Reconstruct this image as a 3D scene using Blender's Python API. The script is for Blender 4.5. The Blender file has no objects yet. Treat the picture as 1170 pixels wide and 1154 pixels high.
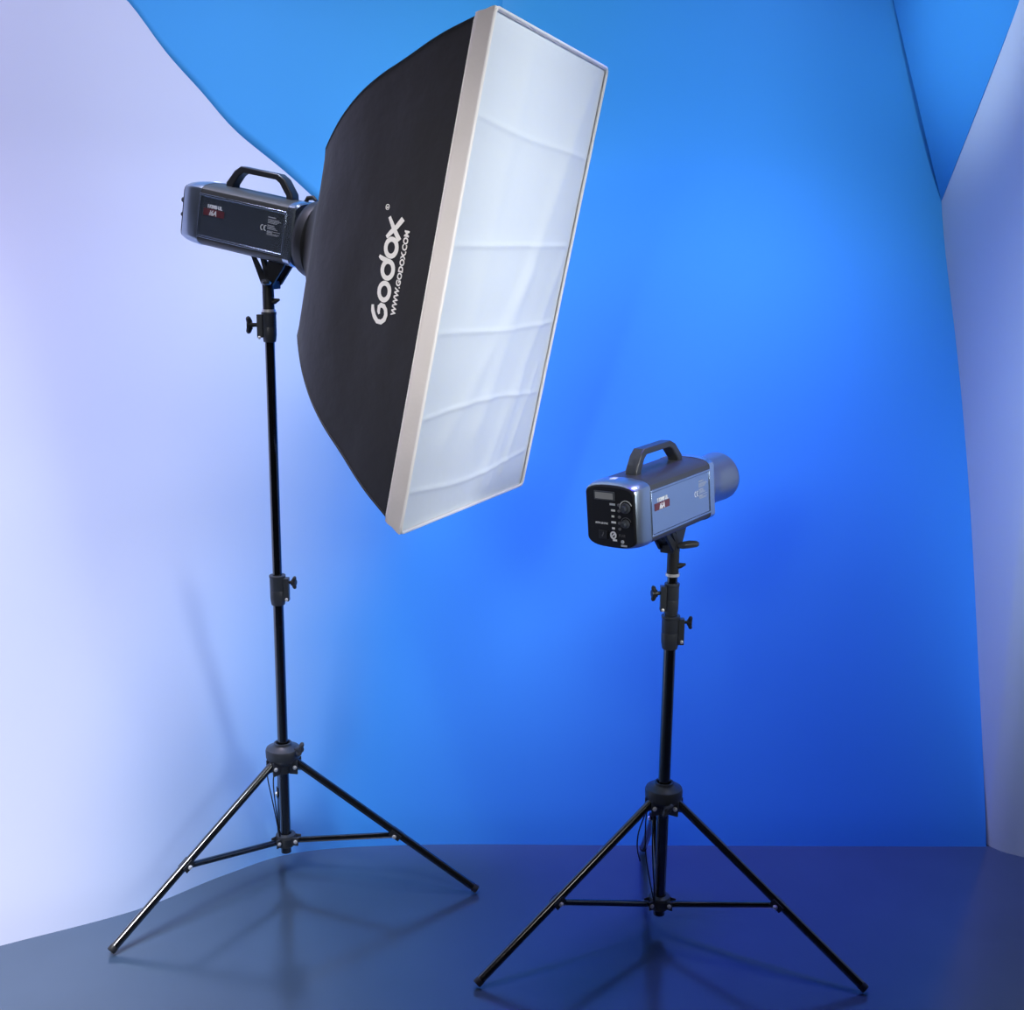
import bpy, bmesh, math, random
from mathutils import Vector, Matrix, Euler, noise
PI = math.pi
random.seed(4)
scene = bpy.context.scene
C = scene.collection

# ------------------------------------------------------------------ materials
def mat(name, col, rough=0.5, metal=0.0, spec=0.5, coat=0.0, bump=None, var=0.0, vscale=40, sheen=0.0, rvar=0.0):
    m = bpy.data.materials.new(name); m.use_nodes = True
    nt = m.node_tree; N = nt.nodes; L = nt.links
    b = N['Principled BSDF']
    b.inputs['Base Color'].default_value = (*col, 1)
    b.inputs['Roughness'].default_value = rough
    b.inputs['Metallic'].default_value = metal
    b.inputs['Specular IOR Level'].default_value = spec
    b.inputs['Coat Weight'].default_value = coat
    b.inputs['Sheen Weight'].default_value = sheen
    tc = N.new('ShaderNodeTexCoord')
    if var or rvar:
        n = N.new('ShaderNodeTexNoise'); n.inputs['Scale'].default_value = vscale; n.inputs['Detail'].default_value = 5
        L.new(tc.outputs['Object'], n.inputs['Vector'])
        if var:
            mx = N.new('ShaderNodeMix'); mx.data_type = 'RGBA'
            mx.inputs['A'].default_value = (*[c * (1 - var) for c in col], 1)
            mx.inputs['B'].default_value = (*[min(1, c * (1 + var)) for c in col], 1)
            L.new(n.outputs['Fac'], mx.inputs['Factor']); L.new(mx.outputs['Result'], b.inputs['Base Color'])
        if rvar:
            mr = N.new('ShaderNodeMapRange'); mr.inputs['To Min'].default_value = rough - rvar; mr.inputs['To Max'].default_value = rough + rvar
            L.new(n.outputs['Fac'], mr.inputs['Value']); L.new(mr.outputs['Result'], b.inputs['Roughness'])
    if bump:
        s, st, dist = bump
        n2 = N.new('ShaderNodeTexNoise'); n2.inputs['Scale'].default_value = s; n2.inputs['Detail'].default_value = 4
        L.new(tc.outputs['Object'], n2.inputs['Vector'])
        bp = N.new('ShaderNodeBump'); bp.inputs['Strength'].default_value = st; bp.inputs['Distance'].default_value = dist
        L.new(n2.outputs['Fac'], bp.inputs['Height']); L.new(bp.outputs['Normal'], b.inputs['Normal'])
    return m

M_wall = mat('two_colour_wall_paint', (.58, .62, .84), .75, spec=.25, bump=(3, .05, .02))
def two_tone(m, ca, cb):
    """pale paint graded into blue paint in the colour itself, along the curve of the backdrop"""
    nt = m.node_tree; N = nt.nodes; L = nt.links
    tc = N.new('ShaderNodeTexCoord'); sp = N.new('ShaderNodeSeparateXYZ'); L.new(tc.outputs['Object'], sp.inputs[0])
    ma = N.new('ShaderNodeMath'); ma.operation = 'MULTIPLY_ADD'; ma.inputs[1].default_value = -.20
    L.new(sp.outputs['Z'], ma.inputs[0]); L.new(sp.outputs['X'], ma.inputs[2])
    no = N.new('ShaderNodeTexNoise'); no.inputs['Scale'].default_value = 2.2; L.new(tc.outputs['Object'], no.inputs['Vector'])
    mb = N.new('ShaderNodeMath'); mb.operation = 'MULTIPLY_ADD'; mb.inputs[1].default_value = .12
    L.new(no.outputs['Fac'], mb.inputs[0]); L.new(ma.outputs[0], mb.inputs[2])
    mr = N.new('ShaderNodeMapRange'); mr.interpolation_type = 'SMOOTHSTEP'
    mr.inputs['From Min'].default_value = -1.02; mr.inputs['From Max'].default_value = -.28
    L.new(mb.outputs[0], mr.inputs['Value'])
    mx = N.new('ShaderNodeMix'); mx.data_type = 'RGBA'; mx.inputs['A'].default_value = (*ca, 1); mx.inputs['B'].default_value = (*cb, 1)
    L.new(mr.outputs['Result'], mx.inputs['Factor']); L.new(mx.outputs['Result'], N['Principled BSDF'].inputs['Base Color'])
two_tone(M_wall, (.60, .64, .84), (.058, .335, .78))
M_blue = mat('blue_paint', (.058, .335, .78), .7, spec=.25, bump=(3, .05, .02))
M_pale = mat('pale_paint', (.60, .62, .72), .7, spec=.3, bump=(3, .05, .02))
M_floor = mat('dark_gloss_floor', (.044, .072, .122), .17, spec=1.0, rvar=.04, vscale=3, var=.15)
M_fab = mat('black_nylon', (.013, .013, .0155), .62, spec=.45, bump=(9, .25, .02), sheen=.1)
M_pipe = mat('black_piping', (.006, .006, .008), .5)
M_white = mat('white_diffuser_cloth', (.82, .87, .90), .8, spec=.2, bump=(5, .25, .02))
M_strip = mat('white_rim_cloth', (.80, .76, .73), .75, spec=.2, bump=(14, .35, .01), var=.06, vscale=12)
M_cord_w = mat('white_seam', (.92, .90, .88), .7)
M_print = mat('white_print', (.88, .86, .82), .6)
M_tube = mat('black_gloss_tube', (.005, .005, .006), .17, spec=.9, coat=.8)
M_plas = mat('black_plastic', (.022, .023, .026), .42, spec=.5, bump=(300, .08, .0008))
M_hub = mat('grey_black_plastic', (.045, .05, .06), .38, spec=.5, bump=(200, .08, .0008))
M_chrome = mat('rivet_bright', (.90, .90, .92), .45, metal=.5)
M_ring = mat('silver_ring', (.85, .82, .82), .40, metal=.5)
M_roof = mat('grey_satin_roof', (.065, .066, .066), .42, metal=.2, spec=.5)
M_side = mat('brushed_side_panel', (.52, .61, .74), .25, metal=.95, spec=.5)
M_cap = mat('satin_cap', (.40, .47, .57), .28, metal=.9, spec=.5)
M_refl = mat('spun_metal', (.40, .40, .40), .30, metal=.9, rvar=.06, vscale=25)
M_panel = mat('black_rear_panel', (.006, .006, .008), .5, spec=.3)
M_disp = mat('grey_display', (.30, .30, .29), .4)
M_dim = mat('dim_print', (.12, .12, .13), .6)
M_red = mat('red_label', (.20, .055, .065), .35, metal=.35)
M_redb = M_red
M_lettering = mat('white_lettering', (.90, .90, .90), .5)
M_small = mat('grey_lettering', (.55, .57, .60), .5)
M_lever = mat('grey_lever_grip', (.06, .065, .075), .25, spec=.8)
M_bulb = mat('reflector_glass', (.85, .83, .78), .25)

# ------------------------------------------------------------------ helpers
def tag(o, label, cat, group=None):
    o['label'] = label; o['category'] = cat
    if group: o['group'] = group
    return o

def obj(name, bm, m, parent=None, bevel=0, angle=35, smooth=True, solid=0, recalc=True):
    if recalc: bmesh.ops.recalc_face_normals(bm, faces=bm.faces)
    me = bpy.data.meshes.new(name); bm.to_mesh(me); bm.free()
    me.materials.append(m)
    if smooth:
        for p in me.polygons: p.use_smooth = True
        me.set_sharp_from_angle(angle=math.radians(angle))
    o = bpy.data.objects.new(name, me); C.objects.link(o)
    if parent: o.parent = parent
    if solid:
        md = o.modifiers.new('thick', 'SOLIDIFY'); md.thickness = solid; md.offset = 0
    if bevel:
        md = o.modifiers.new('bevel', 'BEVEL'); md.width = bevel; md.segments = 2; md.limit_method = 'ANGLE'; md.angle_limit = math.radians(40)
    return o

def thing(name, label, cat, mtx, group=None):
    o = bpy.data.objects.new(name, None); C.objects.link(o)
    o.empty_display_size = .05
    o.matrix_world = mtx
    return tag(o, label, cat, group)

def NB(): return bmesh.new()

def box(bm, c, s, rot=None):
    r = bmesh.ops.create_cube(bm, size=1)
    T = Matrix.Translation(Vector(c)) @ (rot.to_4x4() if rot else Matrix.Identity(4)) @ Matrix.Diagonal((*s, 1))
    bmesh.ops.transform(bm, matrix=T, verts=r['verts']); return bm

def frame_of(d):
    d = Vector(d).normalized()
    a = Vector((0, 0, 1)) if abs(d.z) < .95 else Vector((1, 0, 0))
    u = d.cross(a).normalized(); v = d.cross(u).normalized()
    return u, v

def tube(bm, pts, r, n=16, cap=True, sq=None):
    """swept tube through pts; r number or list; sq=(a,b) flattens the section"""
    pts = [Vector(p) for p in pts]
    rs = r if isinstance(r, (list, tuple)) else [r] * len(pts)
    rings = []; u = None
    for i, p in enumerate(pts):
        d = (pts[min(i + 1, len(pts) - 1)] - pts[max(i - 1, 0)])
        if d.length < 1e-9: d = Vector((0, 0, 1))
        d.normalize()
        if u is None: u, v = frame_of(d)
        else:
            u = (u - d * u.dot(d)).normalized(); v = d.cross(u).normalized()
        a, b = sq if sq else (1, 1)
        rings.append([bm.verts.new(p + u * math.cos(2 * PI * k / n) * rs[i] * a + v * math.sin(2 * PI * k / n) * rs[i] * b) for k in range(n)])
    for i in range(len(rings) - 1):
        for k in range(n):
            bm.faces.new((rings[i][k], rings[i][(k + 1) % n], rings[i + 1][(k + 1) % n], rings[i + 1][k]))
    if cap:
        bm.faces.new(rings[0][::-1]); bm.faces.new(rings[-1])
    return bm

def lathe(bm, prof, axis='z', c=(0, 0, 0), n=32, sx=1, sy=1):
    """prof: list of (radius, height); closed at the ends when radius is 0"""
    c = Vector(c); rings = []
    def P(r, h, a):
        x, y = r * math.cos(a) * sx, r * math.sin(a) * sy
        if axis == 'z': return c + Vector((x, y, h))
        if axis == 'x': return c + Vector((h, x, y))
        return c + Vector((x, h, y))
    for r, h in prof:
        if r < 1e-7: rings.append([bm.verts.new(P(0, h, 0))])
        else: rings.append([bm.verts.new(P(r, h, 2 * PI * k / n)) for k in range(n)])
    for i in range(len(rings) - 1):
        A, B = rings[i], rings[i + 1]
        for k in range(n):
            k2 = (k + 1) % n
            if len(A) == 1 and len(B) == 1: continue
            if len(A) == 1: bm.faces.new((A[0], B[k2], B[k]))
            elif len(B) == 1: bm.faces.new((A[k], A[k2], B[0]))
            else: bm.faces.new((A[k], A[k2], B[k2], B[k]))
    return bm

def cyl(bm, p0, p1, r, n=20): return tube(bm, [p0, p1], r, n)

def prism(bm, poly, y0, y1, plane='xz'):
    """extrude a polygon given in a plane"""
    def P(a, b, t):
        return (a, t, b) if plane == 'xz' else ((t, a, b) if plane == 'yz' else (a, b, t))
    A = [bm.verts.new(P(a, b, y0)) for a, b in poly]; B = [bm.verts.new(P(a, b, y1)) for a, b in poly]
    n = len(poly)
    bm.faces.new(A[::-1]); bm.faces.new(B)
    for k in range(n): bm.faces.new((A[k], A[(k + 1) % n], B[(k + 1) % n], B[k]))
    return bm

def stroke(bm, pts, w, f, closed=False, th=.0006):
    """flat ribbon of width w through 2-D pts, mapped by f(u, v, lift)"""
    P = [Vector((p[0], p[1])) for p in pts]; n = len(P); L = []; R_ = []
    for i in range(n):
        a = P[(i - 1) % n] if closed or i > 0 else P[i]
        b = P[(i + 1) % n] if closed or i < n - 1 else P[i]
        d = (b - a).normalized(); q = Vector((-d.y, d.x)) * (w[i] if isinstance(w, list) else w) / 2
        L.append(P[i] + q); R_.append(P[i] - q)
    vt = [[bm.verts.new(f(p.x, p.y, t)) for p in S] for S in (L, R_) for t in (0, th)]
    l0, l1, r0, r1 = vt
    rng = range(n if closed else n - 1)
    for i in rng:
        j = (i + 1) % n
        bm.faces.new((l1[i], l1[j], r1[j], r1[i])); bm.faces.new((l0[i], r0[i], r0[j], l0[j]))
        bm.faces.new((l0[i], l0[j], l1[j], l1[i])); bm.faces.new((r0[i], r1[i], r1[j], r0[j]))
    if not closed:
        bm.faces.new((l0[0], l1[0], r1[0], r0[0])); bm.faces.new((l0[-1], r0[-1], r1[-1], l1[-1]))
    return bm

def text_bm(body, size, f, bold=0.0, spacing=1.0, width=None, th=.0005, shear=0):
    cu = bpy.data.curves.new('t', 'FONT'); cu.body = body; cu.size = size; cu.offset = bold
    cu.space_character = spacing; cu.shear = shear; cu.resolution_u = 3
    cu.extrude = th / 2
    o = bpy.data.objects.new('t', cu); C.objects.link(o)
    bpy.context.view_layer.update()
    dg = bpy.context.evaluated_depsgraph_get()
    me = bpy.data.meshes.new_from_object(o.evaluated_get(dg))
    bm = bmesh.new(); bm.from_mesh(me)
    bmesh.ops.triangulate(bm, faces=bm.faces)
    xs = [v.co.x for v in bm.verts]; x0, x1 = min(xs), max(xs)
    k = width / (x1 - x0) if width else 1
    for v in bm.verts:
        v.co = Vector(f((v.co.x - x0) * k, v.co.y, v.co.z + th / 2))
    bpy.data.objects.remove(o); bpy.data.curves.remove(cu); bpy.data.meshes.remove(me)
    return bm

def rotm(yaw, pit, rol, c):
    m = Matrix.Rotation(yaw, 3, 'Z') @ Matrix.Rotation(pit, 3, 'Y') @ Matrix.Rotation(rol, 3, 'X')
    return Matrix.Translation(Vector(c)) @ m.to_4x4()

def interp(x, xs, ys):
    if x <= xs[0]: return ys[0]
    for i in range(len(xs) - 1):
        if x <= xs[i + 1]:
            t = (x - xs[i]) / (xs[i + 1] - xs[i]); return ys[i] + (ys[i + 1] - ys[i]) * t
    return ys[-1]

def catmull(P, n):
    P = [Vector(p) for p in P]; out = []
    for i in range(len(P) - 1):
        p0 = P[i - 1] if i else P[0] * 2 - P[1]; p1, p2 = P[i], P[i + 1]; p3 = P[i + 2] if i + 2 < len(P) else P[-1] * 2 - P[-2]
        for k in range(n):
            t = k / n
            out.append(.5 * ((2 * p1) + (p2 - p0) * t + (2 * p0 - 5 * p1 + 4 * p2 - p3) * t * t + (3 * p1 - p0 - 3 * p2 + p3) * t ** 3))
    out.append(P[-1]); return out

# ------------------------------------------------------------------ the room
ROOM_H = 3.1
Fp = catmull([(-1.62, 1.925), (-1.34, 2.095), (-1.06, 2.263), (-.82, 2.406), (-.66, 2.56), (-.50, 2.672), (-.2, 2.715), (.3, 2.722), (.75, 2.728), (1.18, 2.735)], 10)
Wp = catmull([(-1.95, 2.42), (-1.75, 2.56), (-1.5, 2.75), (-1.25, 2.95), (-1.0, 3.15), (-.7, 3.32), (-.3, 3.42), (.3, 3.42), (.75, 3.42), (1.18, 3.42)], 10)
UZ = ([0, .08, .335, .748, 1.178, 1.42, 1.56, 1.75, 2.1, 2.6, 3.1], [0, .035, .177, .413, .704, .90, 1.0, 1.06, 1.11, 1.13, 1.14])
def uz(z):
    k = min(.14, z * .8, 3.1 - z)
    return sum(interp(z + k * d, *UZ) for d in (-1, -.8, -.6, -.4, -.2, 0, .2, .4, .6, .8, 1)) / 11
def cyc(i, z):
    """i: fractional index along the wall; z: height"""
    k = min(int(i), len(Fp) - 2); t = i - k
    f = Fp[k].lerp(Fp[k + 1], t); w = Wp[k].lerp(Wp[k + 1], t)
    p = f.lerp(w, uz(z)); return Vector((p.x, p.y, z))
NI = len(Fp) - 1
# colour block edge on the left wall (x on the wall, height)
DG = [(-1.35, 2.62), (-1.058, 2.103), (-.982, 2.031), (-.905, 1.913), (-.830, 1.821), (-.752, 1.725), (-.624, 1.616), (-.468, 1.468), (-.25, 1.26), (-.05, 1.07)]
DG = [tuple(v) for v in catmull(DG, 8)]
I_SEAM = None
for k in range(NI * 4):
    if cyc(k / 4, 2).x > -.055: I_SEAM = k / 4; break
def ztop(i):
    x = cyc(i, 2).x
    if i >= I_SEAM: return ROOM_H
    if x < DG[0][0]: return ROOM_H
    z = interp(x, [d[0] for d in DG], [d[1] for d in DG]); 
    return z if x > -1.35 else ROOM_H

def sheet(name, i0, i1, zlo, zhi, m, nz=44, ni=None):
    bm = NB(); ni = ni or int((i1 - i0) * 2); g = []
    for a in range(ni + 1):
        i = i0 + (i1 - i0) * a / ni
        lo, hi = zlo(i), zhi(i); row = []
        for b in range(nz + 1):
            row.append(bm.verts.new(cyc(min(i, NI - 1e-6), lo + (hi - lo) * b / nz)))
        g.append(row)
    for a in range(ni):
        for b in range(nz): bm.faces.new((g[a][b], g[a + 1][b], g[a + 1][b + 1], g[a][b + 1]))
    o = obj(name, bm, m, angle=60, recalc=False); o['kind'] = 'structure'
    md = o.modifiers.new('thick', 'SOLIDIFY'); md.thickness = .05; md.offset = -1
    return o
I_D = next(k / 4 for k in range(NI * 4) if cyc(k / 4, 2).x > -1.35)
zero = lambda i: 0.0
top = lambda i: ROOM_H
ztop_ = lambda i: interp(cyc(i, 2).x, [d[0] for d in DG], [d[1] for d in DG])
# one continuous sweep: left wall curving into the back wall, cut off along the slanted edge of the colour block
bm = NB(); g = []; NZ = 80
cols = [(k / 2, ROOM_H) for k in range(int(I_D * 2) + 1)] + [(I_D + (I_SEAM - I_D) * k / 60, None) for k in range(61)] + [(I_SEAM + (NI - I_SEAM) * k / 60, ROOM_H) for k in range(61)]
for i, hi in cols:
    hi = ztop_(i) if hi is None else hi
    g.append([bm.verts.new(cyc(min(i, NI - 1e-6), (.0252 * b if b <= 40 else 1.008 + (hi - 1.008) * (b - 40) / (NZ - 40)))) for b in range(NZ + 1)])
for a in range(len(g) - 1):
    for b in range(NZ):
        i0_, i1_ = cols[a], cols[a + 1]
        if abs(i0_[0] - i1_[0]) < 1e-9: continue
        bm.faces.new((g[a][b], g[a + 1][b], g[a + 1][b + 1], g[a][b + 1]))
bmesh.ops.remove_doubles(bm, verts=bm.verts, dist=1e-5)
o = obj('wall_back', bm, M_wall, angle=180, recalc=False); o['kind'] = 'structure'
sheet('wall_left', I_D, I_SEAM, ztop_, top, M_blue, ni=60)

def struct(name, bm, m, **k):
    o = obj(name, bm, m, **k); o['kind'] = 'structure'; return o

# floor
bm = NB()
poly = [(-1.62, -1.6), (2.6, -1.6), (2.6, 1.35), (1.30, 2.66), (1.18, 2.742)] + [(p.x, p.y + .004) for p in reversed(Fp)]
vs = [bm.verts.new((x, y, 0)) for x, y in poly]; vb = [bm.verts.new((x, y, -.05)) for x, y in poly]
bm.faces.new(vs); bm.faces.new(vb[::-1])
for k in range(len(vs)): bm.faces.new((vs[k], vb[k], vb[(k + 1) % len(vs)], vs[(k + 1) % len(vs)]))
struct('floor', bm, M_floor, smooth=False)

# right wall: a vertical sheet that the back wall runs into
bm = NB(); rp = catmull([(1.160, 3.56), (1.170, 3.36), (1.18, 3.1), (1.181, 2.80), (1.20, 2.722), (1.27, 2.672), (1.40, 2.58), (1.75, 2.25), (2.7, 1.25)], 6)
nrm = []
for k in range(len(rp)):
    d = (rp[min(k + 1, len(rp) - 1)] - rp[max(k - 1, 0)]).normalized(); nrm.append(Vector((-d.y, d.x)))
A = [[bm.verts.new((p.x + n.x * t, p.y + n.y * t, z)) for p, n in zip(rp, nrm)] for t, z in ((0, 0), (0, ROOM_H), (.05, ROOM_H), (.05, 0))]
for r in range(4):
    for k in range(len(rp) - 1): bm.faces.new((A[r][k], A[(r + 1) % 4][k], A[(r + 1) % 4][k + 1], A[r][k + 1]))
for k in (0, -1): bm.faces.new([A[r][k] for r in range(4)])
struct('wall_right', bm, M_pale, angle=50)

# slanted blue facet closing the upper right corner
K = Vector((1.167, 3.412, 1.567)); Aa = Vector((1.017, 3.488, 2.097)); Bb = Vector((1.181, 3.028, 2.014))
A2 = K + (Aa - K) * 2.6; B2 = K + (Bb - K) * 2.6
nf = (A2 - K).cross(B2 - K).normalized()
if nf.y < 0: nf = -nf
bm = NB(); f0 = [bm.verts.new(p) for p in (K, A2, B2)]; f1 = [bm.verts.new(p + nf * .04) for p in (K, A2, B2)]
bm.faces.new(f0); bm.faces.new(f1)
for k in range(3): bm.faces.new((f0[k], f0[(k + 1) % 3], f1[(k + 1) % 3], f1[k]))
struct('trim_1', bm, M_blue, smooth=False)

# ------------------------------------------------------------------ light stands
def wing_knob(parent, c, d, s=1.0, m=None, up=(0, 0, 1)):
    """screw with a two-winged grip; d = direction it sticks out"""
    d = Vector(d).normalized(); up = Vector(up); c = Vector(c); bm = NB()
    cyl(bm, c, c + d * .014 * s, .0038 * s, 12)
    e = c + d * .014 * s
    cyl(bm, e - d * .002, e + d * .009 * s, .0075 * s, 16)
    for sg in (-1, 1):
        a = e + d * .003 * s
        tube(bm, [a, a + up * sg * .007 * s + d * .001 * s, a + up * sg * .013 * s + d * .003 * s, a + up * sg * .0155 * s + d * .004 * s], [.0072 * s, .0075 * s, .0064 * s, .003 * s], 14, sq=(1, .7))
    return obj('wing_knob', bm, m or M_plas, parent)

def light_stand(label, x, y, azs, R, Rback, Hh, Hc, s, lower, collar1, upper, collar2, ringz, hubz, knobs, cord_pts, hubknob):
    T = thing('light_stand', label, 'light stand', Matrix.Translation((x, y, 0)), 'tripod light stands')
    # hub with dome and lugs
    h0, h1 = hubz
    bm = NB(); lathe(bm, [(0, h0), (.0195, h0), (.0215, h0 + .018), (.030, h1 - .044), (.0375, h1 - .038), (.0390, h1 - .034), (.0395, h1 - .018), (.0375, h1 - .013), (.0240, h1 - .008), (.0205, h1 - .005), (.0195, h1), (.0160, h1), (.0160, h1 - .008), (0, h1 - .008)], n=48)
    hub = obj('hub', bm, M_hub, T)
    for az in azs:
        d = Vector((math.cos(az), math.sin(az), 0)); q = Vector((-d.y, d.x, 0))
        for sg in (-1, 1):
            bm = NB(); box(bm, d * .029 + q * sg * .0118 + Vector((0, 0, h0 + .018)), (.020, .0035, .034), Matrix.Rotation(az, 3, 'Z'))
            obj('lug', bm, M_hub, hub, bevel=.0012)
            c = d * .033 + Vector((0, 0, h0 + .018))
            bm = NB(); tube(bm, [c + q * sg * .0125, c + q * sg * .0160, c + q * sg * .0176], [.0050, .0048, .0026], 12)
            obj('rivet', bm, M_chrome, hub)
    # tubes
    bm = NB(); cyl(bm, (0, 0, lower[0]), (0, 0, lower[1]), lower[2], 28); obj('lower_tube', bm, M_tube, T)
    bm = NB(); cyl(bm, (0, 0, upper[0]), (0, 0, upper[1]), upper[2], 28); obj('upper_tube', bm, M_tube, T)
    for z0, z1, r, tail in (collar1, collar2):
        bm = NB()
        lathe(bm, [(r * .72, z0 - .001), (r * .86, z0 - .001), (r * .93, z0 + .006), (r, z0 + .014), (r, z0 + (z1 - z0) * .47), (r * .97, z0 + (z1 - z0) * .49), (r * 1.0, z0 + (z1 - z0) * .51), (r, z1 - .006), (r * 1.06, z1 - .005), (r * 1.06, z1), (r * .6, z1), (r * .6, z1 - .004)], n=32)
        # clamp ears and slit along the side of the collar
        sx = tail
        box(bm, (sx * (r + .003), -.004, (z0 + z1) / 2 + .002), (.012, .016, (z1 - z0) * .78))
        col = obj('collar', bm, M_hub, T, bevel=.0008)
        for kc in knobs:
            if kc[0] == z0:
                wing_knob(col, (sx * (r + .005), -.004, kc[1]), (sx, -.25, 0), kc[2])
                bm = NB(); tube(bm, [(sx * (r + .004), -.012, kc[3]), (sx * (r + .004), -.0145, kc[3]), (sx * (r + .004), -.0155, kc[3])], [.0034, .0034, .0016], 12); obj('rivet', bm, M_chrome, col)
    bm = NB(); lathe(bm, [(.010, ringz - .0028), (.0142, ringz - .0028), (.0142, ringz + .0028), (.010, ringz + .0028)]); obj('ring', bm, M_ring, T)
    # spreader hub
    bm = NB(); lathe(bm, [(.0128, Hc - .018), (.019, Hc - .018), (.021, Hc - .004), (.024, Hc + .004), (.022, Hc + .010), (.0135, Hc + .013)])
    sp = obj('spreader_hub', bm, M_hub, T)
    for az in azs:
        d = Vector((math.cos(az), math.sin(az), 0)); q = Vector((-d.y, d.x, 0)); 
        for sg in (-1, 1):
            bm = NB(); box(bm, d * .026 + q * sg * .0095 + Vector((0, 0, Hc - .002)), (.016, .003, .020), Matrix.Rotation(az, 3, 'Z'))
            obj('lug', bm, M_hub, sp, bevel=.001)
            c = d * .028 + Vector((0, 0, Hc - .002)); bm = NB(); tube(bm, [c + q * sg * .010, c + q * sg * .013, c + q * sg * .0145], [.0048, .0046, .0024], 12)
            obj('rivet', bm, M_chrome, sp)
    # legs and struts
    for n, az in enumerate(azs):
        Rr = R if n < 2 else Rback
        d = Vector((math.cos(az), math.sin(az), 0)); q = Vector((-d.y, d.x, 0))
        a = d * .035 + Vector((0, 0, Hh - .004)); f = d * Rr + Vector((0, 0, .0095))
        bm = NB(); ax = (f - a).normalized(); tube(bm, [a - ax * .004, f - ax * .006], .0088, 20)
        leg = obj('leg', bm, M_tube, T)
        bm = NB(); tube(bm, [f - ax * .012, f - ax * .002, f], [.0093, .0093, .0080], 20); obj('foot_cap', bm, M_plas, leg)
        st = s if n < 2 else .62
        mid = f + (a - f) * st
        # the strut is pinned to a clip under the leg
        nn = ax.cross(q).normalized()
        if nn.z > 0: nn = -nn
        pin = mid + nn * .006
        for sg in (-1, 1):
            bm = NB(); box(bm, mid + nn * .003 + q * sg * .0096, (.026, .0016, .016), Matrix((ax, q, nn)).transposed())
            obj('clip', bm, M_plas, leg, bevel=.0006)
            bm = NB(); tube(bm, [pin + q * sg * .0100, pin + q * sg * .0125, pin + q * sg * .0142], [.0050, .0048, .0026], 12)
            obj('rivet', bm, M_chrome, leg)
        bm = NB(); tube(bm, [d * .026 + Vector((0, 0, Hc - .002)), pin], .0072, 16, sq=(1, .95)); obj('strut', bm, M_tube, T)
    if hubknob: wing_knob(hub, hubknob[0], hubknob[1], 1.0, M_hub, up=hubknob[2])
    bm = NB()
    for cp in cord_pts: tube(bm, catmull([Vector(p) for p in cp], 6), .0014, 8)
    obj('cord', bm, M_pipe, T)
    return T

T120 = 2 * PI / 3
light_stand('taller black tripod light stand carrying the flash head and big softbox', -.518, 2.578,
    (-2.287, -2.287 + T120, -2.287 - T120), .457, .098, .282, .087, .446,
    (.052, .70, .0118), (.654, .721, .0172, 1), (.70, 1.29, .0104), (1.235, 1.297, .0152, -1), 1.300, (.254, .325),
    [(.654, .706, .9, .668), (1.235, 1.270, 1.15, 1.244)],
    [[(-.036, -.01, .262), (-.034, -.012, .235), (-.022, -.016, .17), (-.010, -.020, .10)], [(-.018, -.016, .262), (-.021, -.018, .23), (-.017, -.018, .17), (-.009, -.019, .10)]],
    ((.030, -.012, .312), (.6, -.5, .25), (.3, .3, .9)))
light_stand('shorter black tripod light stand under the bare flash head with a reflector', .326, 2.355,
    (-2.623, -2.623 + T120, -2.623 - T120), .445, .335, .305, .069, .451,
    (.036, .66, .0125), (.638, .708, .0182, 1), (.66, .79, .0106), (.709, .776, .0146, -1), .794, (.276, .343),
    [(.638, .695, .85, .655), (.709, .756, 1.0, .722)],
    [[(-.036, -.016, .285), (-.038, -.018, .25), (-.036, -.02, .19), (-.026, -.022, .13), (-.014, -.022, .075)], [(-.040, -.016, .275), (-.052, -.018, .235), (-.054, -.02, .20), (-.047, -.02, .17)], [(-.022, -.018, .28), (-.022, -.02, .2), (-.013, -.022, .08)]],
    ((.002, -.030, .300), (.05, -1, .05), (.6, 0, .8)))

# ------------------------------------------------------------------ flash heads
LB = .2346
def section(k=1.0, n=5):
    """outline (y, z) of the body, counter-clockwise, near side at -y"""
    w = .0595 * k; pts = []
    def cr(v, e): return math.copysign(abs(v) ** e, v)
    for i in range(13):
        t = PI * i / 12; pts.append((w * cr(math.cos(t), .80), .0505 * k + .0165 * k * math.sin(t) ** .9 if i not in (0, 12) else .0505 * k))
    for i in range(15):
        t = PI + PI * i / 14; pts.append((w * cr(math.cos(t), .62), -.0445 * k + .0185 * k * math.sin(t) if i not in (0, 14) else -.0445 * k))
    return pts

def loft(bm, secs, cap0=True, cap1=True):
    rings = [[bm.verts.new((x, y, z)) for y, z in s] for x, s in secs]
    n = len(rings[0])
    for i in range(len(rings) - 1):
        for k in range(n): bm.faces.new((rings[i][k], rings[i][(k + 1) % n], rings[i + 1][(k + 1) % n], rings[i + 1][k]))
    if cap0: bm.faces.new(rings[0])
    if cap1: bm.faces.new(rings[-1])
    return bm

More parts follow.
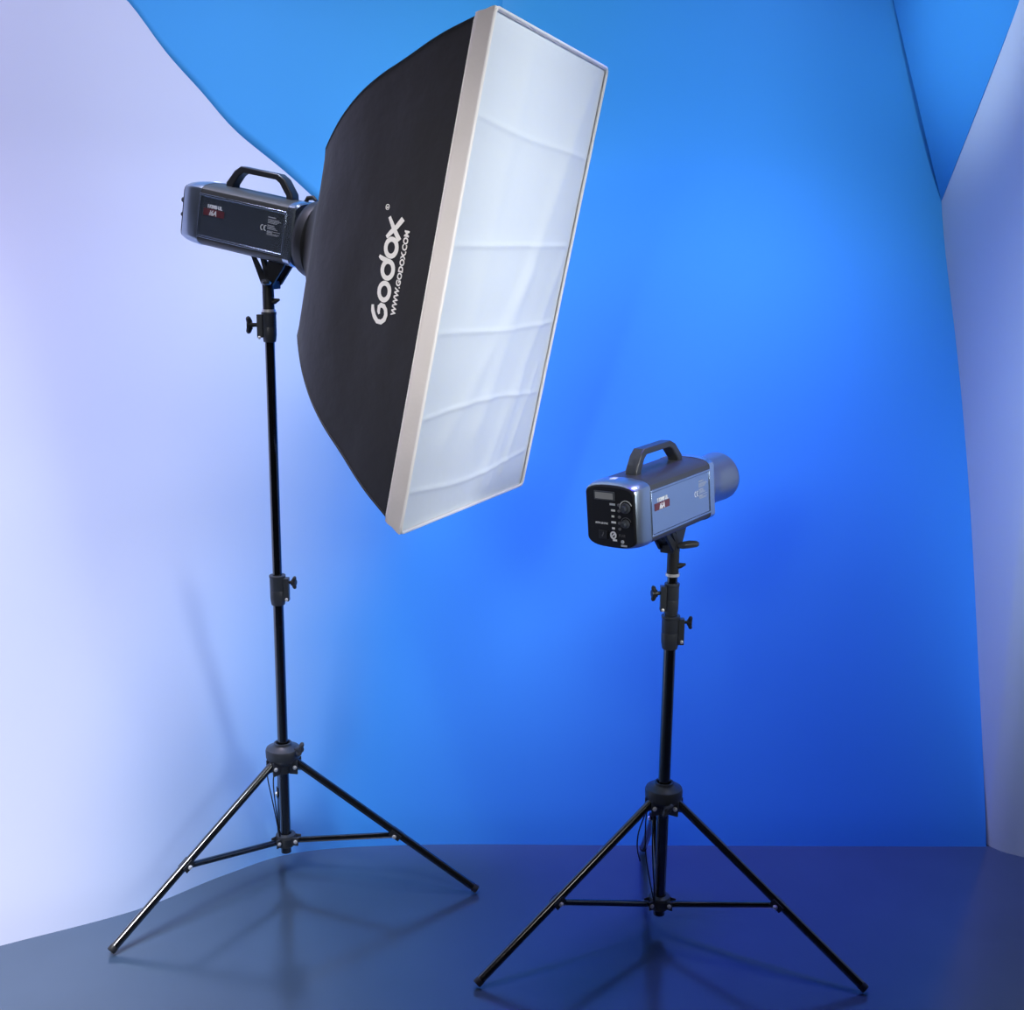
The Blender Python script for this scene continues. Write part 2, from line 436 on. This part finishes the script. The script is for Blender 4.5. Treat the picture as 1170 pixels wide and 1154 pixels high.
M_cap2 = mat('handle_plastic', (.035, .037, .042), .33, spec=.55)
def flash_head(label, mtx, stem_base, reflector):
    T = thing('flash_head', label, 'studio flash', mtx, 'studio flash heads')
    Ti = mtx.inverted()
    bm = NB(); loft(bm, [(-LB, section()), (-.018, section())]); body = obj('body', bm, M_roof, T, angle=25)
    # rear cap, slightly domed and tapering to the black control panel
    bm = NB(); loft(bm, [(-LB + .001, section(1.012)), (-LB - .004, section(1.018)), (-LB - .024, section(1.0)), (-LB - .040, section(.955)), (-LB - .043, section(.93))])
    cap = obj('rear_cap', bm, M_cap, T, angle=25)
    bm = NB(); loft(bm, [(-LB - .0415, section(.925)), (-LB - .0455, section(.915)), (-LB - .0475, section(.88))]); pan = obj('control_panel', bm, M_panel, T)
    X = -LB - .0476
    def fr(u, v, t): return Vector((X - .0002 - t, -u, v))     # u to the right as seen from behind
    # display, arcs, knobs, lamps, sockets
    bm = NB(); box(bm, (X - .001, .010, .042), (.003, .046, .017)); dsp = obj('display', bm, M_hub, pan, bevel=.0008)
    bm = NB(); box(bm, (X - .0027, .010, .042), (.001, .040, .012)); obj('screen', bm, M_disp, dsp)
    for (ku, kv, kr) in ((.037, .022, .0105), (.036, -.008, .0085)):
        bm = NB(); lathe(bm, [(kr * .95, 0), (kr * .9, -.006), (kr * .55, -.007), (kr * .5, -.013), (0, -.013)], axis='x', c=(X, -ku, kv), n=24)
        kn = obj('dial', bm, M_hub, pan)
        bm = NB(); a = [math.radians(t) for t in range(20, 200, 9)]
        stroke(bm, [(ku + math.cos(t) * (kr + .003), kv + math.sin(t) * (kr + .003)) for t in a], .0016 if kr > .01 else .001, fr); obj('scale', bm, M_small if kr > .01 else M_dim, kn)
    for i, wv in enumerate((.012, .009, .006, .010, .006)):
        bm = NB(); box(bm, (X - .0006, -.007 - (.001 if i % 2 else 0), .0265 - i * .0115), (.001, wv, .0038)); obj('lamp_label', bm, M_lettering if i != 0 else M_small, pan)
        bm = NB(); lathe(bm, [(.0028, 0), (.0028, -.002), (.0015, -.0032), (0, -.0032)], axis='x', c=(X, -.0215, .0265 - i * .0115), n=14); obj('button', bm, M_dim, pan)
    bm = text_bm('AUDIO LED SYNC', .0052, lambda u, v, t: fr(-.034 + u, -.0135 + v, t), bold=.0001, width=.029); obj('lettering', bm, M_lettering, pan, smooth=False)
    bm = NB(); box(bm, (X - .0008, .017, -.034), (.002, .020, .017)); sw = obj('switch', bm, M_pipe, pan, bevel=.001)
    bm = NB(); stroke(bm, [(-.019, -.037), (-.016, -.032), (-.0155, -.029)], .0018, lambda u, v, t: fr(u, v, t + .0018)); obj('mark', bm, M_dim, sw)
    bm = NB(); stroke(bm, [(.006 + math.cos(a / 16 * 2 * PI) * .0055, -.033 + math.sin(a / 16 * 2 * PI) * .0062) for a in range(16)], .0028, fr, closed=True, th=.0015)
    stroke(bm, [(.004, -.035), (.0085, -.030)], .0024, fr, th=.0018); box(bm, (X - .0006, -.009, -.0425), (.0012, .009, .0035)); obj('sync_socket', bm, M_lettering, pan)
    bm = text_bm('FUSE', .007, lambda u, v, t: fr(.019 + u, -.0345 + v, t), width=.014); obj('lettering', bm, M_dim, pan, smooth=False)
    bm = NB(); lathe(bm, [(.0035, 0), (.0035, -.001), (0, -.0018)], axis='x', c=(X, -.026, -.044), n=12); obj('jack', bm, M_small, pan)
    bm = NB(); box(bm, (X - .0005, -.029, -.0515), (.001, .013, .0034)); obj('lettering', bm, M_small, pan)
    # side panels: recessed plate inside a raised rim
    for sg in (-1, 1):
        w = .0595
        bm = NB(); box(bm, (-.127, sg * (w + .0002), .0015), (.209, .0012, .080)); sp = obj('side_panel', bm, M_side, T, bevel=.0005)
        bm = NB()
        for (cx, cz, lx, lz) in ((-.127, .0445, .215, .004), (-.127, -.0410, .215, .004), (-.0205, .0015, .004, .083), (-.2325, .0015, .003, .083)):
            box(bm, (cx, sg * (w + .0010), cz), (lx, .0028, lz))
        obj('rim', bm, M_side, sp, bevel=.0006)
        def fn(u, v, t, sg=sg): return Vector((u if sg < 0 else -.254 - u, sg * (w + .0010 + t), v))
        bm = NB(); p = [fn(a, b, t) for t in (0, .0005) for a, b in ((-.222, .0045), (-.170, .0045), (-.170, .0185), (-.222, .0185))]
        v8 = [bm.verts.new(q) for q in p]
        bm.faces.new(v8[:4]); bm.faces.new(v8[4:]); [bm.faces.new((v8[k], v8[(k + 1) % 4], v8[4 + (k + 1) % 4], v8[4 + k])) for k in range(4)]
        obj('model_label', bm, M_red, sp)
        bm = text_bm('i6A', .0150, lambda u, v, t: fn(-.207 + u, .0060 + v, t + .0008), bold=.0004, width=.0185, shear=.3); obj('lettering', bm, M_lettering, sp, smooth=False)
        bm = text_bm('I KIMB UL', .0095, lambda u, v, t: fn(-.212 + u, .0205 + v, t + .0004), bold=.00045, width=.036); obj('lettering', bm, M_lettering, sp, smooth=False)
        bm = NB(); rr = random.Random(3)
        rows = [(.029, .018, .0016), (.0245, .027, .0009), (.0222, .031, .0009), (.0199, .026, .0009), (.0176, .022, .0009), (.0125, .016, .0013), (.0098, .018, .0009), (.0076, .021, .0009), (.0054, .025, .0009), (.0010, .031, .0009), (-.0012, .012, .0018), (-.0038, .030, .0009), (-.0060, .026, .0009)]
        for z, wd, hgt in rows:
            u = -.062
            while u < -.062 + wd:
                l = rr.uniform(.002, .005); stroke(bm, [(u, z), (min(u + l, -.062 + wd), z)], hgt, fn, th=.0003); u += l + .0009
        obj('small_print', bm, M_small, sp)
        bm = NB()
        for cu in (-.0745, -.0665):
            stroke(bm, [(cu + math.cos(math.radians(a)) * .0036, .0058 + math.sin(math.radians(a)) * .0050) for a in range(70, 291, 20)], .0015, fn, th=.0004)
        stroke(bm, [(-.0698, .0058), (-.0672, .0058)], .0012, fn, th=.0004)
        obj('approval_mark', bm, M_lettering, sp)
    # front bezel
    bm = NB(); loft(bm, [(-.019, section(1.02)), (-.004, section(1.03)), (0, section(.99))]); bez = obj('front_bezel', bm, M_side, T, angle=25)
    bm = NB(); lathe(bm, [(0, -.002), (.052, -.002), (.055, .002), (.055, .008), (.050, .010), (0, .010)], axis='x', n=40); obj('mount_ring', bm, M_roof, T)
    bm = NB(); tube(bm, [(-.030, .018, .064), (-.026, .020, .074), (-.014, .021, .077), (-.004, .020, .072)], [.004, .005, .005, .003], 12); obj('release_latch', bm, M_pipe, T)
    # carrying handle
    outer = [(-.208, .060), (-.208, .074), (-.190, .101), (-.176, .112), (-.082, .112), (-.066, .104), (-.044, .078), (-.040, .060)]
    inner = [(-.190, .060), (-.190, .072), (-.178, .092), (-.168, .100), (-.088, .100), (-.078, .095), (-.058, .072), (-.056, .060)]
    bm = NB(); n = len(outer)
    vv = [[bm.verts.new((a, y, b)) for a, b in P] for P in (outer, inner) for y in (-.013, .013)]
    o0, o1, i0, i1 = vv
    for k in range(n - 1):
        bm.faces.new((o0[k], o0[k + 1], i0[k + 1], i0[k])); bm.faces.new((o1[k], i1[k], i1[k + 1], o1[k + 1]))
        bm.faces.new((o0[k], o1[k], o1[k + 1], o0[k + 1])); bm.faces.new((i0[k], i0[k + 1], i1[k + 1], i1[k]))
    for k in (0, n - 1): bm.faces.new((o0[k], i0[k], i1[k], o1[k]))
    obj('handle', bm, M_cap2, T, bevel=.0022)
    bm = NB(); box(bm, (-LB - .012, .012, .0665), (.014, .012, .003)); obj('sensor', bm, M_lettering, cap, bevel=.001)
    # swivel bracket: slotted plates above the socket, with a tightening lever
    S = Ti @ Vector(stem_base)
    sb = Ti @ Vector((stem_base[0], stem_base[1], stem_base[2]))
    stop = Ti @ (Vector(stem_base) + Vector((0, 0, .055)))
    bm = NB(); cx = stop.x
    for y in (-.0155, .0155):
        y0, y1 = y - .0035, y + .0035
        prism(bm, [(cx - .050, -.058), (cx - .041, -.058), (cx - .006, stop.z + .010), (cx - .014, stop.z - .006)], y0, y1)
        prism(bm, [(cx - .026, -.058), (cx - .018, -.058), (cx + .004, stop.z + .014), (cx - .006, stop.z + .008)], y0, y1)
        prism(bm, [(cx - .002, -.058), (cx + .040, -.058), (cx + .034, -.074), (cx + .013, stop.z - .004), (cx - .010, stop.z - .004)], y0, y1)
    prism(bm, [(cx - .052, -.064), (cx + .042, -.064), (cx + .042, -.056), (cx - .052, -.056)], -.02, .02)
    prism(bm, [(cx - .013, stop.z + .006), (cx + .012, stop.z + .006), (cx + .013, stop.z - .012), (cx - .013, stop.z - .012)], -.0155, .0155)
    br = obj('tilt_bracket', bm, M_plas, T, bevel=.001)
    bm = NB(); tube(bm, [sb, stop + (sb - stop) * .05], [.0122, .0122], 28); obj('socket', bm, M_plas, br)
    bm = NB(); d = (Ti.to_3x3() @ Vector((1, -.15, .35))).normalized(); a = Ti @ (Vector(stem_base) + Vector((.009, -.004, .015)))
    tube(bm, [a, a + d * .006, a + d * .017], [.0055, .006, .002], 12); obj('set_screw', bm, M_plas, br)
    lz = stop.z + .002
    bm = NB(); tube(bm, [(cx + .002, -.018, lz), (cx + .006, -.026, lz + .001), (cx + .012, -.038, lz + .003), (cx + .018, -.052, lz + .004), (cx + .020, -.056, lz + .004)], [.007, .0095, .0105, .0085, .004], 18, sq=(1, .75))
    obj('lever', bm, M_lever, br)
    if reflector:
        bm = NB()
        prof = [(.046, .008), (.0505, .010), (.0515, .022), (.0495, .027), (.0500, .055), (.0505, .092), (.0515, .108), (.0510, .116), (.0480, .121), (.0445, .119), (.0440, .105), (.040, .020), (0, .019)]
        lathe(bm, prof, axis='x', n=56); rf = obj('reflector', bm, M_refl, T, angle=50)
        bm = NB(); lathe(bm, [(0, .060), (.018, .058), (.026, .045), (.026, .020)], axis='x', n=28); obj('glass_dome', bm, M_bulb, rf)
    return T

c1 = (-.425, 2.552, 1.453)
flash_head('black flash head behind the softbox, seen in profile against the pale wall', rotm(math.radians(-23.4), math.radians(10.4), math.radians(1.0), c1), (-.518, 2.578, 1.3030), False)
flash_head('flash head with round metal reflector and its control panel turned to the viewer', rotm(math.radians(50.8), math.radians(-3.3), math.radians(-3.0), (.362, 2.422, .961)), (.326, 2.355, .7970), True)

# ------------------------------------------------------------------ softbox
SX = [-.44, -.432, -.42, -.39, -.359, -.31, -.245, -.167, -.112, -.03, 0]
SS = [.17, .21, .26, .36, .46, .585, .70, .80, .88, .967, 1.0]
def s_of(x):
    k = min(.032, x + .44, -x); return sum(interp(x + k * d, SX, SS) for d in (-1, -.66, -.33, 0, .33, .66, 1)) / 7 if k > 0 else interp(x, SX, SS)
def wrinkle(p):
    q = Vector((p.x * 5, p.y * 4, p.z * 4))
    return .0050 * noise.noise(q) + .0024 * noise.noise(q * 2.7)
def shell(x, side, u, lift=0.0):
    """side 0: near (-y), 1: top, 2: far, 3: bottom; u in -1..1"""
    s = s_of(x); a, b = .3 * s, .45 * s
    if side == 0: y, z = -a, u * b
    elif side == 1: y, z = u * a, b
    elif side == 2: y, z = a, -u * b
    else: y, z = -u * a, -b
    w = max(0, min(1, (-.375 - x) / .06))
    if w > 0:
        l = math.hypot(y, z); r = .072
        y, z = y * (1 - w) + w * y / l * r, z * (1 - w) + w * z / l * r
    p = Vector((x, y, z)); nrm_ = Vector((0, (-1, 0, 1, 0)[side], (0, 1, 0, -1)[side]))
    e = (1 - u * u) * min(1, (x + .44) / .08) * min(1, max(0, (-.03 - x) / .05))
    return p + nrm_ * (wrinkle(p) * e + lift)
Tsb = thing('softbox', 'large rectangular softbox, black shell and white front, on the taller stand', 'softbox', rotm(math.radians(-22.1), math.radians(10.7), math.radians(-1.9), (-.007, 2.37, 1.366)))
bm = NB(); xs = [-.44 + (.44 - .034) * i / 44 for i in range(45)]; rings = []
for x in xs:
    r = []
    for side in range(4):
        for k in range(28): r.append(bm.verts.new(shell(x, side, -1 + 2 * k / 28)))
    rings.append(r)
for i in range(len(rings) - 1):
    n = len(rings[i])
    for k in range(n): bm.faces.new((rings[i][k], rings[i][(k + 1) % n], rings[i + 1][(k + 1) % n], rings[i + 1][k]))
sh = obj('shell', bm, M_fab, Tsb, angle=48, solid=.0015)
for side in range(4):
    bm = NB(); tube(bm, [shell(x, side, -1) for x in xs[3:]], .0022, 8); obj('piping', bm, M_pipe, sh)
# white rim band
bm = NB(); prof = [(-.036, .0030), (-.030, .0034), (-.018, .0020), (-.006, .0026), (0, .0020), (.0005, -.004)]
rg = []
for x, l in prof:
    s = s_of(min(x, 0)); s = .967 + (1 - .967) * max(0, (x + .036)) / .036
    a, b = .3 * s + l, .45 * s + l; r = []
    for (y0, z0, y1, z1) in ((-a, -b, -a, b), (-a, b, a, b), (a, b, a, -b), (a, -b, -a, -b)):
        nn = 40
        for k in range(nn):
            t = k / nn; y, z = y0 + (y1 - y0) * t, z0 + (z1 - z0) * t
            dd = .0022 * noise.noise(Vector((x * 30, y * 12, z * 12))) * (1 - (2 * t - 1) ** 8) if -.034 < x < -.002 else 0
            nv = Vector((y1 - y0, z1 - z0)).normalized()
            r.append(bm.verts.new((x, y - nv.y * dd, z + nv.x * dd)))
    rg.append(r)
for i in range(len(rg) - 1):
    n = len(rg[i])
    for k in range(n): bm.faces.new((rg[i][k], rg[i][(k + 1) % n], rg[i + 1][(k + 1) % n], rg[i + 1][k]))
obj('rim_band', bm, M_strip, Tsb, angle=50, solid=.001)
for xx, l, rr in ((-.036, .002, .0020), (.001, .0008, .0030)):
    a = .3 * (.967 if xx < -.02 else 1) + l; b = .45 * (.967 if xx < -.02 else 1) + l; e = .012
    loop = []
    for (cy, cz, a0) in ((-a + e, -b + e, 180), (a - e, -b + e, 270), (a - e, b - e, 0), (-a + e, b - e, 90)):
        loop += [Vector((xx, cy + e * math.cos(math.radians(a0 + t)), cz + e * math.sin(math.radians(a0 + t)))) for t in (0, 30, 60, 90)]
    loop.append(loop[0]); bm = NB(); tube(bm, loop, rr, 8, cap=False); obj('seam', bm, M_cord_w, Tsb)
# front diffuser with pressed fold lines
folds = [(.272, -.01, .006), (.075, .010, .0), (-.086, .004, .006), (-.233, .004, .014), (-.380, .004, .020)]
def fh(y, z):
    h = 0
    for z0, k, cv in folds:
        zc = z0 + k * (y / .3) + cv * .5 * math.sin(y * 9 + z0 * 20) 
        d = (z - zc) / .0045; amp = .0024 if z0 < .2 else .0020
        h += amp * math.exp(-d * d) + .0014 * math.exp(-(d / 3.5) ** 2)
    for (y0, z0, y1, z1, wd, am) in ((.24, .42, -.02, -.28, .030, .004), (.27, .05, .06, -.40, .022, .0035), (-.10, .40, -.14, -.05, .03, .002), (.10, .02, -.17, -.30, .025, .0025), (.17, -.20, .10, -.42, .016, .0025), (.25, -.18, .16, -.40, .012, .0025)):
        a = Vector((y0, z0)); b = Vector((y1, z1)); q = Vector((y, z)); t = max(0, min(1, (q - a).dot(b - a) / (b - a).length_squared))
        dd = (q - a.lerp(b, t)).length / wd; h += 1.05 * am * math.exp(-dd * dd)
    h += .0035 * noise.noise(Vector((y * 5, z * 3, 1.7)))
    edge = min(1, (.3 - abs(y)) / .03) * min(1, (.45 - abs(z)) / .03)
    return h * max(0, edge)
bm = NB(); ny, nz = 110, 260; g = []
for a in range(nz + 1):
    z = -.4495 + .899 * a / nz
    g.append([bm.verts.new((-.004 + fh(-.2995 + .599 * b / ny, z), -.2995 + .599 * b / ny, z)) for b in range(ny + 1)])
for a in range(nz):
    for b in range(ny): bm.faces.new((g[a][b], g[a][b + 1], g[a + 1][b + 1], g[a + 1][b]))
obj('front_diffuser', bm, M_white, Tsb, angle=80)
# speed ring
bm = NB(); lathe(bm, [(.050, -.451), (.074, -.451), (.078, -.442), (.078, -.428), (.074, -.424), (.050, -.424)], axis='x', n=48)
obj('speed_ring', bm, M_plas, Tsb)
# printed logo on the near panel: u runs up the panel, letters' tops point to the back
def fl(u, v, t):
    x = -.1175 - v; s = s_of(x); return shell(x, 0, u / (.45 * s), .0012 + t)
def ell(cx, cy, rx, ry, a0=0, a1=360, n=28):
    return [(cx + rx * math.cos(math.radians(a0 + (a1 - a0) * i / n)), cy + ry * math.sin(math.radians(a0 + (a1 - a0) * i / n))) for i in range(n + (0 if a1 - a0 == 360 else 1))]
bm = NB(); W = .0088; ry = .0132; rx = .0148
stroke(bm, ell(-.0415, .0172, rx, ry), W, fl, closed=True)
stroke(bm, ell(-.0025, .0172, rx, ry), W, fl, closed=True)
stroke(bm, [(.0120, .0170), (.0130, .026), (.0150, .0375), (.0175, .0430)], [W, W, W * .9, W * .6], fl)
stroke(bm, ell(.0365, .0172, rx, ry), W, fl, closed=True)
stroke(bm, [(.0520, .0010), (.0600, .0085), (.0720, .0200), (.0880, .0335)], [W * 1.1, W, W, W * .7], fl)
stroke(bm, [(.0525, .0325), (.0620, .0240), (.0740, .0120), (.0900, .0005)], [W * .7, W, W, W * 1.1], lambda u, v, t: fl(u, v, t + .00025))
# the G: an open bowl with an inward hook
stroke(bm, [(-.0700, .0420), (-.0800, .0395), (-.0900, .0330), (-.0965, .0240), (-.0960, .0140), (-.0900, .0065), (-.0810, .0040), (-.0720, .0065), (-.0670, .0125), (-.0665, .0205), (-.0700, .0245), (-.0790, .0240), (-.0830, .0215)],
       [W * .7, W, W, W, W, W, W, W, W, W, W * .9, W * .8, W * .5], fl)
obj('logo_lettering', bm, M_print, sh, smooth=False)
bm = text_bm('WWW.GODOX.COM', .0150, lambda u, v, t: fl(-.078 + u, v - .0185, t), bold=.0006, width=.150); obj('address_lettering', bm, M_print, sh, smooth=False)
bm = NB(); stroke(bm, ell(.1035, .0425, .0046, .0042, n=20), .0012, fl, closed=True)
obj('registered_mark', bm, M_print, sh, smooth=False)
bm = text_bm('R', .0068, lambda u, v, t: fl(.1013 + u, v + .0401, t), bold=.0002); obj('registered_mark', bm, M_print, sh, smooth=False)

# ------------------------------------------------------------------ camera
p, roll, h = math.radians(12.3586), math.radians(.61046), 1.45003
X = Vector((1, 0, 0)); Fw = Vector((0, math.cos(p), -math.sin(p))); U = Vector((0, math.sin(p), math.cos(p)))
c, s = math.cos(roll), math.sin(roll)
rt = X * c + U * s; up = -X * s + U * c
cd = bpy.data.cameras.new('camera'); cam = bpy.data.objects.new('camera', cd); C.objects.link(cam)
mw = Matrix((rt, up, -Fw)).transposed().to_4x4(); mw.translation = (0, 0, h); cam.matrix_world = mw
cd.sensor_fit = 'HORIZONTAL'; cd.sensor_width = 36; cd.lens = 1379.68 / 1170 * 36; cd.clip_start = .02
scene.camera = cam

# ------------------------------------------------------------------ lights
def look(o, tgt):
    d = (Vector(tgt) - o.location).normalized(); o.rotation_euler = d.to_track_quat('-Z', 'Y').to_euler()
def area(name, loc, tgt, size, size_y, power, col, spread=180):
    l = bpy.data.lights.new(name, 'AREA'); l.shape = 'RECTANGLE'; l.size = size; l.size_y = size_y; l.energy = power; l.color = col; l.spread = math.radians(spread)
    o = bpy.data.objects.new(name, l); C.objects.link(o); o.location = loc; look(o, tgt); return o
def spot(name, loc, tgt, power, col, ang, blend, rad=.15):
    l = bpy.data.lights.new(name, 'SPOT'); l.energy = power; l.color = col; l.spot_size = math.radians(ang); l.spot_blend = blend; l.shadow_soft_size = rad
    o = bpy.data.objects.new(name, l); C.objects.link(o); o.location = loc; look(o, tgt); return o

# apart from the key, unseen lamps added to tone single areas: kind, name, place, aim, (size or cone), power, colour
area('left_wall_top_fill', (-1.15, 2.4, 4.2), (-1.15, 2.5, 1.0), 0.8, 0.8, 11.74, (0.85, 0.75, 1.0), 70)  # added overhead to brighten the pale left wall
spot('left_wall_spot', (-1.3, 1.3, 3.4), (-1.15, 3.0, 1.7), 135.36, (0.811, 0.843, 1.0), 56, 1, 0.4)
spot('upper_wall_spot', (0.0, 2.0, 3.5), (0.1, 3.45, 2.0), 96.11, (0.571, 1.0, 0.97), 36, 1, 0.3)
area('right_wall_wash', (0.85, 3.0, 3.6), (0.85, 3.25, 1.2), 0.5, 0.4, 8.3, (0.68, 0.713, 1.0), 80)
spot('deep_blue_fill_spot', (0.5, 2.75, 4.6), (0.45, 2.9, 0.4), 805.74, (0.087, 0.07, 1.0), 28, 1, 0.3)  # added unseen lamp that deepens the blue low on the back wall
spot('left_cove_spot', (-1.5, 1.0, 3.6), (-1.25, 2.3, 0.4), 603.97, (0.8, 0.87, 1.0), 30, 1, 0.5)
area('key_softlight', (1.15, 1.35, 1.7), (-0.02, 2.37, 1.36), 0.35, 1.1, 3.28, (0.93, 0.97, 1.0), 56)
area('front_fill', (-0.75, 0.5, 1.9), (-0.12, 2.25, 1.36), 0.45, 0.6, 0.92, (1.0, 0.971, 0.94), 30)  # added unseen fill for the softbox rim and black side
area('side_fill', (1.2, 1.55, 1.45), (.36, 2.37, .93), .25, .6, .10, (.93, .97, 1), 30)  # added unseen fill for the side of the right flash head
area('low_fill', (-0.2, 0.1, 2.6), (0.0, 2.2, 0.75), 0.8, 0.5, 0.29, (1.0, 0.969, 0.937), 24)  # added weak fill from the front, out of view
spot('right_wall_spot', (-0.2, 0.9, 3.2), (1.46, 2.45, 1.05), 521.85, (0.482, 0.674, 1.0), 27, 1, 0.3)
spot('corner_fill_spot', (-1.1, 1.9, 2.4), (1.13, 3.2, 2.0), 200.51, (0.709, 0.878, 1.0), 17, 1, 0.12)  # added only to lighten the blue corner facet
spot('low_blue_fill_spot', (0.0, 2.8, 4.6), (-0.02, 2.88, 0.3), 146.42, (0.062, 0.05, 1.0), 20, 1, 0.3)  # second added blue lamp for the wall foot
area('floor_fill', (-1.25, 0.7, 3.0), (-1.2, 1.55, 0), 0.6, 0.6, 9.6, (1.0, 0.97, 0.94), 40)  # unseen fill added to lift the floor at the left
spot('left_upper_spot', (-0.5, 2.0, 3.5), (-0.5, 3.4, 1.8), 91.28, (0.774, 0.89, 1.0), 40, 1, 0.3)
spot('right_upper_spot', (0.85, 2.0, 3.5), (0.75, 3.4, 1.5), 79.14, (0.552, 1.0, 0.96), 32, 1, 0.3)
spot('low_wall_spot', (-0.45, 2.8, 4.4), (-0.55, 2.85, 0.5), 451.14, (0.518, 0.745, 1.0), 24, 1, 0.3)
w = bpy.data.worlds.new('world'); scene.world = w; w.use_nodes = True
w.node_tree.nodes['Background'].inputs['Color'].default_value = (.0042, .0054, .0072, 1)
w.node_tree.nodes['Background'].inputs['Strength'].default_value = 1

scene.view_settings.view_transform = 'Standard'; scene.view_settings.look = 'None'
scene.view_settings.gamma = 1; scene.view_settings.use_curve_mapping = False
scene.view_settings.exposure = 0
